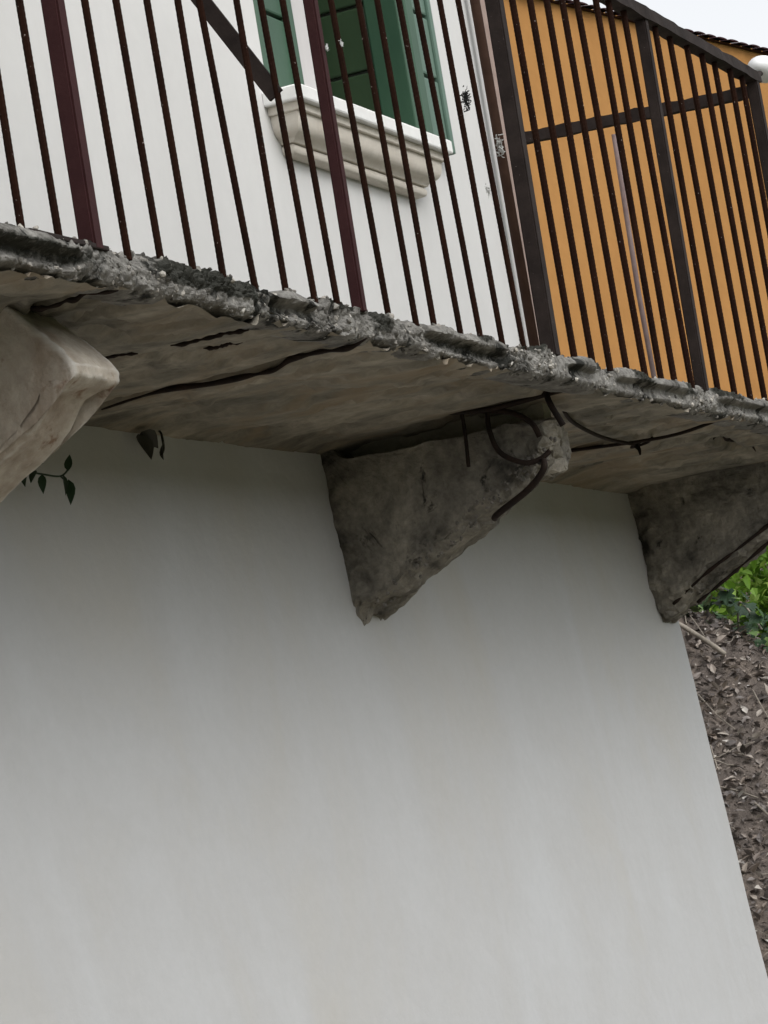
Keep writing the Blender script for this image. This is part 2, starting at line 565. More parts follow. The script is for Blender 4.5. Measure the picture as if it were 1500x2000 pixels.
for f in ((0, 1, 5, 4), (2, 3, 4, 5), (0, 4, 3), (1, 2, 5), (3, 2, 1, 0)):
    bm.faces.new([rv[i] for i in f])
from_bm('roof', bm, 'tile', house)
# dim room behind the window
bm = bmesh.new()
add_box(bm, 2.2, 4.15, 1.202, 3.5, 0.3, 2.6)
bmesh.ops.delete(bm, geom=[f for f in bm.faces if abs(f.calc_center_median().y - 1.202) < 1e-4], context='FACES')
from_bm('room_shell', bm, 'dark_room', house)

# downpipe at the corner
bm = bmesh.new()
add_tube(bm, [(4.385, 0.742, 0.0), (4.385, 0.742, 3.6)], 0.016, 12)
dp = from_bm('downpipe', bm, 'pipe', house, True)

# window
win = empty('window', (3.2, 0.80, WZ0))
win.parent = house
win.matrix_parent_inverse = Matrix.Translation(-Vector(house.location))


def wpart(name, b, mat, bevel=0.004):
    bm = bmesh.new()
    add_box(bm, *b)
    if bevel:
        bmesh.ops.bevel(bm, geom=bm.edges[:], offset=bevel, segments=2, affect='EDGES', profile=0.6)
    return from_bm(name, bm, mat, win)


# closed left leaf inside the opening
wpart('leaf_stile', (2.705, 2.79, 0.79, 0.835, WZ0 + 0.012, WZ1 - 0.01), 'green')
wpart('leaf_stile', (2.965, 3.00, 0.79, 0.835, WZ0 + 0.012, WZ1 - 0.01), 'green')
for z0, z1 in ((WZ0 + 0.02, 1.137), (1.148, 1.42), (1.431, 1.70), (1.711, WZ1 - 0.02)):
    wpart('leaf_panel', (2.79, 2.965, 0.803, 0.825, z0, z1), 'green', 0.006)
wpart('mullion', (3.015, 3.125, 0.80, 0.875, WZ0 + 0.004, WZ1 - 0.004), 'white_frame')
# inner leaf folded back against the right reveal
wpart('inner_stile', (3.658, 3.698, 0.735, 0.835, WZ0 + 0.012, WZ1 - 0.01), 'green')
for z0, z1 in ((WZ0 + 0.02, 1.126), (1.136, 1.322), (1.332, 1.60), (1.61, WZ1 - 0.02)):
    wpart('inner_panel', (3.665, 3.69, 0.837, 1.18, z0, z1), 'green_shaded', 0.005)
# outer leaf opened flat on the wall
wpart('outer_stile', (3.70, 3.775, 0.725, 0.768, WZ0 - 0.0, WZ1), 'green', 0.012)
wpart('outer_stile', (3.905, 3.935, 0.727, 0.766, WZ0 - 0.0, WZ1), 'green_pale', 0.006)
for z0, z1 in ((WZ0 + 0.0, 1.103), (1.114, 1.297), (1.308, 1.60), (1.61, WZ1)):
    wpart('outer_panel', (3.777, 3.904, 0.735, 0.760, z0, z1), 'green_pale', 0.006)

# moulded sill: stacked profile swept round the front and both ends
def sill_course(name, prof, mat):
    """prof: (projection from wall, z) pairs, bottom to top"""
    bm = bmesh.new()
    rings = []
    if len(prof) > 4:
        prof = [(p.x, p.y) for p in smooth_path([(a, b, 0) for a, b in prof], 5)]
    for pr, z in prof:
        e = pr - 0.11
        rings.append([bm.verts.new(p) for p in ((2.655 - e, 0.774, z), (2.655 - e, 0.775 - pr, z), (3.735 + e, 0.775 - pr, z), (3.735 + e, 0.774, z))])
    for a, b in zip(rings, rings[1:]):
        for k in range(3):
            bm.faces.new((a[k], a[k + 1], b[k + 1], b[k]))
    bm.faces.new(rings[0][::-1])
    bm.faces.new(rings[-1])
    return from_bm(name, bm, mat, win)


sill_course('sill_slab', [(0.108, 0.845), (0.110, 0.849), (0.110, 0.880), (0.106, 0.8845)], 'sill_top')
sill_course('sill_fillet', [(0.088, 0.822), (0.09, 0.824), (0.09, 0.8445)], 'sill')
sill_course('sill_ogee', [(0.040, 0.752), (0.048, 0.762), (0.066, 0.772), (0.076, 0.790), (0.080, 0.8215)], 'sill')
sill_course('sill_bead', [(0.026, 0.722), (0.034, 0.727), (0.037, 0.737), (0.034, 0.747), (0.028, 0.7515)], 'sill')

# ------------------------------------------------------------------ balcony slab
SX0, SX1 = -3.6, 5.75
T = 0.0706
slab = empty('balcony_slab', (0, 0, 0))
slab.parent = house
slab.matrix_parent_inverse = Matrix.Translation(-Vector(house.location))

GROOVES = [  # (polyline in x,y; half width; depth)
    ([(1.214, 0.66), (1.219, 0.308), (1.222, 0.166), (1.16, -0.03)], 0.020, 0.032),
    ([(0.152, 0.31), (0.060, 0.165), (0.052, 0.085), (0.067, -0.02)], 0.016, 0.022),
    ([(0.633, 0.195), (0.678, 0.117), (0.688, 0.02)], 0.016, 0.022),
    ([(0.893, 0.245), (0.924, 0.172)], 0.014, 0.018),
    ([(0.643, 0.40), (0.661, 0.28)], 0.012, 0.016),
    ([(0.285, 0.36), (0.286, 0.243), (0.247, 0.12)], 0.013, 0.017),
    ([(3.832, 0.55), (3.81, 0.39), (3.833, 0.288), (3.882, 0.179), (3.884, 0.02)], 0.024, 0.022),
    ([(4.394, 0.235), (4.607, 0.242), (4.87, 0.242)], 0.022, 0.026),
    ([(3.55, 0.27), (3.68, 0.20), (3.72, 0.12)], 0.02, 0.014),
    ([(4.25, 0.55), (4.30, 0.34)], 0.02, 0.016),
    ([(2.05, 0.78), (2.10, 0.55)], 0.012, 0.010),
    ([(0.35, 0.22), (0.50, 0.20), (0.56, 0.12)], 0.018, 0.014),
]
JOINTS = [-3.3, -2.9, -2.45, -2.1, -1.7, -1.35, -0.95, -0.6, -0.25, 0.06, 0.28, 0.65, 0.91, 1.22, 1.58, 1.95, 2.34, 2.7, 3.05, 3.42, 3.83, 4.2, 4.6, 4.95, 5.3]
JOFF = [random.uniform(-0.007, 0.007) for _ in range(len(JOINTS) + 1)]
JTILT = [random.uniform(-0.02, 0.02) for _ in range(len(JOINTS) + 1)]


def seg_d(px, py, a, b):
    ax, ay = a; bx, by = b
    dx, dy = bx - ax, by - ay
    t = max(0, min(1, ((px - ax) * dx + (py - ay) * dy) / (dx * dx + dy * dy)))
    return math.hypot(px - ax - t * dx, py - ay - t * dy)


def soffit_z(x, y):
    xw = x + 0.018 * fr((x * 2.0, y * 5.0, 7.7), oc=3)
    k = 0
    while k < len(JOINTS) and xw > JOINTS[k]: k += 1
    x0 = JOINTS[k - 1] if k > 0 else -3.7
    calm = sstep(0.80, 0.58, y) * 0.88 + 0.12
    z = JOFF[k] + JTILT[k] * (xw - x0)
    z += 0.010 * fr((x * 2.4, y * 2.4, 0.3), oc=4) + 0.004 * fr((x * 9, y * 7, 2.3), oc=4)
    wob = 0.5 + 0.9 * abs(fr((x * 7, y * 9, 4.4), oc=2))
    # flakes of cement skin left and lost
    fl = fr((x * 3.0 + 3, y * 3.0, 9.1), oc=4)
    z += 0.011 * sstep(0.12, 0.17, fl) + 0.009 * sstep(0.05, 0.09, fr((x * 4.0 + 13, y * 4.0, 5.1), oc=4) - 0.12)
    z = -T + z * calm
    for pts, w, d in GROOVES:
        mx = min(p[0] for p in pts) - 0.08
        Mx = max(p[0] for p in pts) + 0.08
        if xw < mx or xw > Mx: continue
        dm = min(seg_d(xw, y, a, b) for a, b in zip(pts, pts[1:]))
        z += d * sstep(w * wob * 1.5, w * wob * 0.5, dm)
    h = math.hypot(x - 0.93, (y - 0.275))
    z += 0.025 * sstep(0.016, 0.010, h)
    # rounded cement fillet where the soffit meets the wall
    z -= 0.016 * sstep(0.66, 0.80, y + 0.015 * fr((x * 2, 0, 8), oc=3))
    # front arris droops and crumbles
    z += 0.012 * sstep(0.05, 0.0, y) * fr((x * 9, 1, 1), oc=3)
    return min(z, -0.034)


bm = bmesh.new()
cols = []
x = SX0
while x < SX1:
    cols.append(x)
    x += 0.0105 if -0.6 < x < 5.6 else 0.06
cols.append(SX1)
rows = [0.012 + 0.86 * (k / 58) ** 1.1 for k in range(59)]
sv = [[bm.verts.new((x, y, soffit_z(x, y))) for y in rows] for x in cols]
for i in range(len(cols) - 1):
    for j in range(len(rows) - 1):
        bm.faces.new((sv[i][j], sv[i][j + 1], sv[i + 1][j + 1], sv[i + 1][j]))
soff = from_bm('soffit', bm, 'soffit', slab, True)
box('slab_core', (SX0 + 0.01, SX1 - 0.02, 0.05, 0.85, -0.032, -0.006), 'soffit', slab)

# crumbling front arris: profile swept along X and eaten by noise
PROF = [(0.22, -0.004), (0.16, 0.001), (0.11, 0.003), (0.07, 0.003), (0.045, 0.002), (0.025, 0.000), (0.012, -0.004), (0.005, -0.010), (0.001, -0.016), (0.0, -0.022), (0.0, -0.028),
        (0.0, -0.034), (0.0, -0.040), (0.0, -0.046), (0.0, -0.052), (0.002, -0.058), (0.006, -0.063), (0.014, -0.067), (0.026, -0.069), (0.045, -0.070), (0.075, -0.066), (0.11, -0.060)]


PROF = [((a[0] + (b[0] - a[0]) * t), (a[1] + (b[1] - a[1]) * t)) for a, b in zip(PROF, PROF[1:]) for t in (0, 0.5)] + [PROF[-1]]

MOSS_SHADE = ((-0.55, -0.02, 0.42, 0.60, 0.7), (-0.10, 0.04, 0.12, 0.3, 0.9), (0.40, 0.64, 0.15, 0.55, 1.0), (0.20, 0.44, 0.32, 0.55, 0.9), (0.99, 1.13, 0.10, 0.36, 1.0), (1.21, 1.31, 0.15, 0.60, 0.8),  # moss patches, plus shade painted into the undercuts below the lip
        (1.52, 1.98, 0.48, 0.60, 0.6), (1.84, 1.93, 0.10, 0.36, 0.9), (2.12, 2.36, 0.10, 0.32, 0.9), (2.62, 2.72, 0.10, 0.4, 0.8), (2.92, 3.10, 0.15, 0.45, 0.8), (3.38, 3.48, 0.2, 0.5, 0.8), (3.66, 3.9, 0.1, 0.4, 0.8))


def moss_shade_mask(x, s):
    m = 0.0
    for a, b, s0, s1, k in MOSS_SHADE:
        if a - 0.08 < x < b + 0.08:
            m = max(m, k * sstep(a - 0.05, a + 0.04, x) * sstep(b + 0.05, b - 0.04, x) * sstep(s0 - 0.10, s0 + 0.04, s) * sstep(s1 + 0.10, s1 - 0.04, s))
    return m


def cap_mask(x):
    """stretches where the rounded screed lip survives"""
    m = 0
    for a, b in ((-0.75, -0.10), (0.70, 0.93), (1.50, 2.02), (2.42, 2.62), (2.84, 3.40), (3.70, 4.5)):
        m = max(m, sstep(a - 0.02, a + 0.03, x) * sstep(b + 0.03, b - 0.02, x))
    return m


def edge_pt(x, k):
    y, z = PROF[k]
    s = k / (len(PROF) - 1)
    cm = cap_mask(x)
    big = fr((x * 2.3, 0.0, 5.5), oc=4)
    mid = fr((x * 11, y * 11, z * 11 + 2), oc=4)
    peb = cell((x * 34, y * 34, z * 34))
    peb2 = cell((x * 75, y * 75 + 4, z * 75))
    exposed = sstep(0.10, 0.26, s) * sstep(1.0, 0.85, s)
    wear = (1 - 0.5 * sstep(1.3, 2.2, x)) * 0.75 + 0.45 * sstep(-0.15, 0.25, fr((x * 3.7 + 2, 8.0, 1.5), oc=3))
    rough = ((0.35 if s < 0.45 else 0.9) if cm > 0.5 else 1.0) * wear
    dy = exposed * (0.014 * big + rough * (0.016 * mid - 0.012 * peb - 0.005 * peb2 + 0.010))
    if cm > 0:   # lip proud at the top, undercut beneath
        dy += cm * (-0.012 * sstep(0.1, 0.3, s) * sstep(0.50, 0.44, s) + (0.020 if x < 2.2 else 0.010) * sstep(0.47, 0.53, s) * sstep(0.74, 0.60, s))
    else:
        dy += 0.016 * sstep(0.05, 0.35, fr((x * 4 + 9, 3, 2), oc=3)) * sstep(0.55, 0.3, s) * exposed
    mo = moss_shade_mask(x, s)
    dy -= mo * 0.008 * (0.4 + peb2)
    dz = mo * 0.006 * peb2 * sstep(0.5, 0.3, s) + sstep(0.03, 0.14, s) * sstep(0.50, 0.34, s) * (0.012 * fr((x * 6, 2.2, 1.0), oc=4) + 0.014 * mid * (1 - 0.7 * cm) + 0.006 * peb * (1 - cm))
    # lost chunk beside a bar, and a raised crumb of mortar before it
    dz -= 0.012 * sstep(0.62, 0.66, x) * sstep(0.80, 0.70, x) * sstep(0.48, 0.3, s) * sstep(0.0, 0.08, s)
    dz += 0.014 * sstep(0.15, 0.22, x) * sstep(0.36, 0.28, x) * sstep(0.48, 0.3, s) * sstep(0.02, 0.1, s)
    dz += sstep(0.7, 0.85, s) * sstep(1.0, 0.9, s) * 0.008 * mid
    return (x, y + dy, z + dz)


bm = bmesh.new()
xs = []
x = SX0
while x < SX1:
    xs.append(x)
    x += 0.0036 if -0.5 < x < 4.4 else 0.02
xs.append(SX1)
ev = [[bm.verts.new(edge_pt(x, k)) for k in range(len(PROF))] for x in xs]
for i in range(len(xs) - 1):
    for k in range(len(PROF) - 1):
        bm.faces.new((ev[i][k], ev[i][k + 1], ev[i + 1][k + 1], ev[i + 1][k]))
edge = from_bm('broken_edge', bm, 'edge', slab, False)
at = edge.data.attributes.new('moss_shade', 'FLOAT', 'POINT')
np_ = len(PROF)
at.data.foreach_set('value', [moss_shade_mask(x, k / (np_ - 1)) for x in xs for k in range(np_)])
bm = bmesh.new()
add_box(bm, SX0, SX1, 0.20, 0.80, -0.030, -0.0025)
from_bm('deck', bm, 'edge', slab)


def pebbles(name, spots, mat, parent):
    bm = bmesh.new()
    for (p, r) in spots:
        rot = Quaternion((random.gauss(0, 1), random.gauss(0, 1), random.gauss(0, 1), random.gauss(0, 1))).normalized().to_matrix().to_4x4()
        mt = Matrix.Translation(p) @ rot @ Matrix.Diagonal((r, r * random.uniform(0.6, 0.95), r * random.uniform(0.5, 0.8), 1))
        res = bmesh.ops.create_icosphere(bm, subdivisions=1, radius=1, matrix=mt)
        for v in res['verts']:
            v.co += Vector((random.uniform(-1, 1), random.uniform(-1, 1), random.uniform(-1, 1))) * r * 0.18
    o = from_bm(name, bm, mat, parent)
    o['kind'] = 'stuff'
    return o


sp = []
for _ in range(1900):
    x = random.uniform(-0.45, 4.4)
    k = random.choice(range(14, len(PROF) - 6))
    if cap_mask(x) > 0.5 and k < 24: continue
    if moss_shade_mask(x, k / (len(PROF) - 1)) > 0.4: continue
    if fr((x * 3.7 + 2, 8.0, 1.5), oc=3) < 0.0 and random.random() < 0.5: continue
    e = Vector(edge_pt(x, k))
    sp.append((e + Vector((0, random.uniform(-0.001, 0.004), 0)), random.choice((0.002, 0.003, 0.003, 0.004, 0.0055, 0.0075))))
for _ in range(160):
    x = random.uniform(-0.45, 4.4)
    e = Vector(edge_pt(x, random.choice((8, 10, 12))))
    sp.append((e, random.uniform(0.003, 0.008)))
for bx in (-0.253, -0.19, -0.125, -0.06, 0.14, 0.27, 0.40, 0.52, 0.66, 0.81, 0.95, 1.06, 1.18, 1.34, 1.6, 2.03, 2.14, 2.30, 2.37, 2.55, 2.68, 2.83, 3.08, 3.36, 3.58, 3.63):
    for _ in range(3):
        sp.append((Vector((bx + random.gauss(0, 0.014), random.uniform(0.004, 0.03), random.uniform(-0.008, -0.001))), random.uniform(0.006, 0.012)))
pebbles('aggregate', sp, 'stone', slab)


# ------------------------------------------------------------------ brackets under the slab
def bracket(name, x0, wdt, nose_y, nose_top, nose_z, bot_z, mat, amp, gap=0.0, nose_round=0.0, seed=0.0, label=None, crumble=1.0):
    br = empty(name, (x0, 0.77, -T))
    br.parent = house
    br.matrix_parent_inverse = Matrix.Translation(-Vector(house.location))
    vl, q = cube_surface(56, 46, 18)
    pts = []
    for (u, v, w) in vl:
        yw = wall_y(-0.07 - 0.45 * v) + 0.05
        zb = bot_z + (nose_z - bot_z) * max(0.0, (u - 0.09) / 0.91)
        zt = -T + 0.014 - gap * sstep(0.10, 0.2, u)
        y = yw + (nose_y + nose_round * (max(0.0, 1 - v / 0.66) ** 1.25 + 0.55 * (max(0.0, v - 0.78) / 0.22) ** 2) - yw) * u
        z = zt + (zb - zt) * v
        if nose_round:
            z += 0.035 * (max(0, u - 0.86) / 0.14) ** 2 * max(0, v - 0.6) / 0.4
        xx = x0 + wdt * w
        # blunt the vertical arrises
        c = min(w, 1 - w)
        if v > 0.9 and c < 0.12: z += 0.02 * (v - 0.9) / 0.1 * (0.12 - c) / 0.12
        p = Vector((xx, y, z))
        rough = amp * (0.5 + 0.8 * sstep(0.22, 0.05, u) + crumble * (sstep(0.75, 1.0, u) + 0.9 * sstep(0.80, 1.0, v) * random.uniform(0.8, 1.0)))
        f = Vector((fr(p * 9 + Vector((seed, 0, 0)), oc=5), fr(p * 9 + Vector((0, seed + 5, 0)), oc=5), fr(p * 9 + Vector((0, 0, seed + 9)), oc=5)))
        f += 0.4 * Vector((fr(p * 38 + Vector((seed, 3, 0)), oc=3), fr(p * 38 + Vector((0, seed, 7)), oc=3), fr(p * 38 + Vector((2, 0, seed)), oc=3)))
        pe = cell(p * 42)
        p = p + f * rough + (Vector((0.35, 0.5, 0.4)) * (1 - pe) * amp * 0.8 * crumble * (sstep(0.7, 0.9, u) + sstep(0.82, 0.95, v)))
        p.z = min(p.z, -0.052 if not gap or u < 0.12 else 1)
        pts.append(p)
    me = bpy.data.meshes.new('bracket_body')
    me.from_pydata([tuple(p) for p in pts], [], q)
    fix_normals(me)
    o = link('bracket_body', me, mat, br, False)
    for pl in me.polygons: pl.use_smooth = amp < 0.012
    if label: br['label'] = label
    return br


tan_b = bracket('bracket', 0.05, 0.165, 0.108, -0.10, -0.262, -0.575, 'bracket_tan', 0.0055, nose_round=0.115, seed=3.0, label='tan plastered bracket with a rounded pale nose', crumble=0.35)
mid_b = bracket('bracket', 2.638, 0.19, 0.165, -0.10, -0.215, -0.525, 'bracket', 0.0125, gap=0.055, seed=11.0, label='grey spalled bracket with bent reinforcement showing')
box('bracket_core', (2.745, 2.80, 0.19, 0.80, -0.16, -0.045), 'bracket', mid_b)
far_b = bracket('bracket', 5.165, 0.20, 0.06, -0.10, -0.17, -0.510, 'bracket', 0.018, seed=23.0, label='dark far bracket cracked along its lower edge')

# smaller crumbs on the spalled bracket
sp = []
for _ in range(120):
    t = random.random()
    if t < 0.9:     # lower edge
        s = random.random()
        y = 0.16 + 0.52 * s
        z = -0.222 - 0.30 * s * 1.0 + random.uniform(0.0, 0.05)
        if s > 0.55 and random.random() < 0.6: continue
        sp.append((Vector((2.614 + random.uniform(-0.006, 0.006), y, z)), random.uniform(0.003, 0.008)))
    else:            # nose
        sp.append((Vector((2.62 + random.uniform(-0.002, 0.14), 0.15 + random.uniform(-0.01, 0.05), random.uniform(-0.21, -0.09))), random.uniform(0.003, 0.010)))
pebbles('crumbs', sp, 'crumb', mid_b)

# exposed reinforcement, and dark rods standing in for shaded cracks
def rebar_and_crack(pts, r, parent, name='rebar_and_crack'):
    return tube(name, pts, r, 'rust_and_crack', parent, 8, 6)


rebar_and_crack([(2.605, 0.356, -0.060), (2.608, 0.358, -0.117), (2.620, 0.368, -0.196)], 0.0052, mid_b)
rebar_and_crack([(2.610, 0.289, -0.065), (2.595, 0.288, -0.118), (2.590, 0.268, -0.181), (2.592, 0.212, -0.218), (2.600, 0.171, -0.217), (2.610, 0.144, -0.200)], 0.0069, mid_b)
rebar_and_crack([(2.600, 0.126, -0.050), (2.580, 0.113, -0.089), (2.590, 0.092, -0.148)], 0.0081, mid_b)
rebar_and_crack([(2.640, 0.186, -0.218), (2.580, 0.155, -0.227), (2.570, 0.158, -0.250), (2.590, 0.210, -0.286), (2.620, 0.309, -0.326), (2.640, 0.33, -0.335)], 0.0085, mid_b)
rebar_and_crack([(2.620, 0.315, -0.061), (2.600, 0.23, -0.085), (2.600, 0.178, -0.122), (2.610, 0.165, -0.16)], 0.0075, mid_b)
rebar_and_crack([(2.580, 0.40, -0.052), (2.592, 0.28, -0.068), (2.600, 0.10, -0.060), (2.620, 0.02, -0.055)], 0.0069, mid_b)
# rods hanging from the soffit
rebar_and_crack([(3.835, 0.56, -0.060), (3.815, 0.40, -0.074), (3.835, 0.288, -0.080), (3.88, 0.179, -0.076), (3.884, 0.05, -0.058)], 0.0050, slab)
rebar_and_crack([(2.98, 0.215, -0.060), (3.10, 0.238, -0.076), (3.357, 0.278, -0.082), (3.645, 0.317, -0.080), (3.87, 0.311, -0.084)], 0.0055, slab)
rebar_and_crack([(3.86, 0.315, -0.082), (3.845, 0.30, -0.100), (3.83, 0.295, -0.118)], lambda t: 0.009 * (1 - 0.7 * t), slab, 'tie_wire')
rebar_and_crack([(3.84, 0.28, -0.078), (3.87, 0.33, -0.088), (3.90, 0.29, -0.080), (3.86, 0.26, -0.074)], 0.004, slab, 'tie_wire')
def crack_shade_rod(pts, r, drop=0.0):  # dark rods laid for the shade inside the soffit cracks
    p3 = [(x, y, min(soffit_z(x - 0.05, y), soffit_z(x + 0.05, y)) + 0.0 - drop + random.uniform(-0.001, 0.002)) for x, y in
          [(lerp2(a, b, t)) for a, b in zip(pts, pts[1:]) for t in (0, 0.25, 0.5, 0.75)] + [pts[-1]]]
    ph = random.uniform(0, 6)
    return rebar_and_crack(p3, lambda t: r * (0.75 + 0.35 * math.sin(t * 31 + ph) * math.sin(t * 13)) * min(1, 6 * min(t, 1 - t) + 0.3), slab)


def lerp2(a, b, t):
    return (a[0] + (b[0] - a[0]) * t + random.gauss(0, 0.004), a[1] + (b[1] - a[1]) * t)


crack_shade_rod([(1.214, 0.655), (1.219, 0.308), (1.222, 0.166), (1.16, 0.0)], 0.0075)
crack_shade_rod([(0.152, 0.31), (0.060, 0.165), (0.052, 0.085), (0.067, 0.01)], 0.0055)
crack_shade_rod([(0.633, 0.195), (0.678, 0.117), (0.688, 0.05)], 0.005)
crack_shade_rod([(0.893, 0.245), (0.924, 0.172)], 0.005)
crack_shade_rod([(4.394, 0.235), (4.607, 0.242), (4.87, 0.242)], 0.0075)
crack_shade_rod([(0.643, 0.40), (0.661, 0.28)], 0.004)
rebar_and_crack([(3.58, 0.47, -0.070), (3.575, 0.465, -0.095)], 0.004, slab, 'tie_wire')
rebar_and_crack([(5.175, 0.69, -0.470), (5.163, 0.55, -0.388), (5.165, 0.40, -0.315), (5.161, 0.2, -0.215), (5.165, 0.05, -0.14)], lambda t: 0.005 + 0.003 * math.sin(t * 19) * math.sin(t * 41), far_b)
rebar_and_crack([(5.215, 0.62, -0.478), (5.210, 0.5, -0.415), (5.205, 0.30, -0.305), (5.205, 0.1, -0.20)], lambda t: 0.005 + 0.003 * math.sin(t * 23 + 1) * math.sin(t * 47), far_b)

# ------------------------------------------------------------------ balcony railing
H = 1.062
rail = tag(empty('balcony_railing', (0, 0, 0)), 'dark maroon iron railing of ribbed bars along the balcony edge', 'railing')


def ribbed_bar_mesh(length, rad=0.0072, rings=200):
    bm = bmesh.new()
    prev = None
    for i in range(rings + 1):
        z = -0.012 + length * i / rings
        ring = []
        for k in range(8):
            an = 2 * math.pi * k / 8
            rr = rad * (1 + (0.03 if (i + k // 4) % 2 else -0.02))
            ring.append(bm.verts.new((rr * math.cos(an), rr * math.sin(an), z)))
        if prev:
            for k in range(8):
                bm.faces.new((prev[k], prev[(k + 1) % 8], ring[(k + 1) % 8], ring[k]))
        prev = ring
    me = bpy.data.meshes.new('bar')
    bm.to_mesh(me)
    bm.free()
    me.materials.append(M['bar'])
    return me


bar_me = ribbed_bar_mesh(H + 0.03)
BARS = [  # x at the slab, lean dx per metre
    (-0.253, 0.0), (-0.125, -0.01), (0.130, -0.02), (0.262, -0.012), (0.393, -0.014), (0.524, -0.014), (0.664, -0.085), (0.804, -0.01),
    (0.947, -0.046), (1.064, -0.034), (1.332, -0.045), (1.481, -0.032), (1.594, -0.027), (1.748, -0.058), (1.879, -0.062), (2.012, -0.03), (2.156, -0.048),
    (2.525, 0.0), (2.655, 0.0), (2.790, 0.0), (2.932, 0.0), (3.080, 0.0), (3.218, 0.0), (3.345, 0.0), (3.488, 0.0),
    (3.747, 0.0), (3.912, 0.0), (4.067, 0.0), (4.220, 0.0), (4.355, 0.0), (4.499, 0.0), (4.640, 0.0)]
for x in [-2.27 + 0.13 * k for k in range(8)] + [-1.07 + 0.13 * k for k in range(6)]:
    BARS.append((x, random.uniform(-0.02, 0.02)))
for x, ln in BARS:
    o = bpy.data.objects.new('bar', bar_me)
    COL.objects.link(o)
    o.parent = rail
    o.location = (x, random.uniform(-0.002, 0.002) + 0.012, 0)
    o.rotation_euler = (random.uniform(-0.006, 0.006), math.atan(ln) + random.uniform(-0.004, 0.004), 0)
    if x > 2.4: o.scale = (1.25, 1.25, 1)


def post(x, w, mat, y=0.012, top=H, lean=0.0):
    bm = bmesh.new()
    add_box(bm, x - w / 2, x + w / 2, y - w / 2, y + w / 2, -0.008, top)
    for v in bm.verts:
        v.co.x += lean * v.co.z
    bmesh.ops.bevel(bm, geom=[e for e in bm.edges if abs((e.verts[0].co - e.verts[1].co).normalized().z) > 0.9], offset=0.004, segments=2, affect='EDGES')
    return from_bm('post', bm, mat, rail)


post(-2.40, 0.034, 'maroon')
post(-1.20, 0.034, 'maroon')
post(-0.006, 0.033, 'maroon')
post(1.176, 0.026, 'maroon', lean=0.02)
post(2.352, 0.038, 'rail', lean=0.036)
post(3.592, 0.032, 'rail', lean=0.042)
post(4.76, 0.036, 'rail')
# side return to the house
bm = bmesh.new()
rings = []
for i in range(25):
    t = i / 24
    c = Vector((4.76 - 0.16 * t, 0.03 + 0.76 * t, H - 0.028))
    j = [0.004 * fr((t * 14, k * 3.3, 6), oc=3) for k in range(4)]
    rings.append([bm.verts.new(c + Vector((sx * 0.014 + j[a], 0, sz * 0.018 + j[3 - a]))) for a, (sx, sz) in enumerate(((-1, -1), (1, -1), (1, 1), (-1, 1)))])
for a, b in zip(rings, rings[1:]):
    for k in range(4):
        bm.faces.new((a[k], a[(k + 1) % 4], b[(k + 1) % 4], b[k]))
bm.faces.new(rings[0][::-1]); bm.faces.new(rings[-1])
from_bm('side_rail', bm, 'rail', rail)
bm = bmesh.new()
add_tube(bm, [(4.80, 0.505, -0.02), (4.803, 0.510, 0.5), (4.80, 0.498, H - 0.045)], 0.0085, 8)
from_bm('side_pole', bm, 'pale_pole', rail, True)
# top rail with an uneven, weathered section
bm = bmesh.new()
rings = []
n = 160
for i in range(n + 1):
    x = -2.42 + (4.80 + 2.42) * i / n
    w, h = 0.021, 0.017
    j = [0.004 * fr((x * 9, k * 3.3, 2), oc=3) for k in range(4)]
    rings.append([bm.verts.new((x, 0.012 + sx * (w + j[a]), H + 0.016 + sz * (h + j[3 - a]))) for a, (sx, sz) in enumerate(((-1, -1), (1, -1), (1, 1), (-1, 1)))])
for a, b in zip(rings, rings[1:]):
    for k in range(4):
        bm.faces.new((a[k], a[(k + 1) % 4], b[(k + 1) % 4], b[k]))
bm.faces.new(rings[0][::-1]); bm.faces.new(rings[-1])
from_bm('top_rail', bm, 'rail', rail)
# bottom strap by the left post and diagonal stay to the wall
box('bottom_strap', (-0.25, 0.030, -0.004, 0.006, -0.010, -0.001), 'rail', rail, 0.002)
bm = bmesh.new()
a, b = Vector((0.928, 0.014, 0.415)), Vector((0.93, 0.775, 1.79))
d = (b - a).normalized(); sx_ = Vector((1, 0, 0)); up_ = d.cross(sx_).normalized()
ends = []
for p in (a, b):
    ends.append([bm.verts.new(p + sx_ * 0.004 * s + up_ * 0.017 * t) for s, t in ((-1, -1), (1, -1), (1, 1), (-1, 1))])
for k in range(4):
    bm.faces.new((ends[0][k], ends[0][(k + 1) % 4], ends[1][(k + 1) % 4], ends[1][k]))
bm.faces.new(ends[0][::-1]); bm.faces.new(ends[1])
from_bm('stay', bm, 'rail', rail)

# white fitting past the corner post
bm = bmesh.new()
bmesh.ops.create_uvsphere(bm, u_segments=20, v_segments=12, radius=1, matrix=Matrix.Translation((5.09, 0.05, 1.168)) @ Matrix.Diagonal((0.10, 0.05, 0.042, 1)))
fit = tag(empty('white_fitting', (4.97, 0.05, H)), 'rounded white fitting at the far end of the handrail', 'fitting')
from_bm('fitting_shell', bm, 'white_fit', fit, True)
bm = bmesh.new()
add_tube(bm, [(4.80, 0.02, H + 0.015), (4.92, 0.04, H + 0.05), (5.05, 0.05, H + 0.09)], 0.010, 8)
from_bm('fitting_arm', bm, 'rail', fit, True)


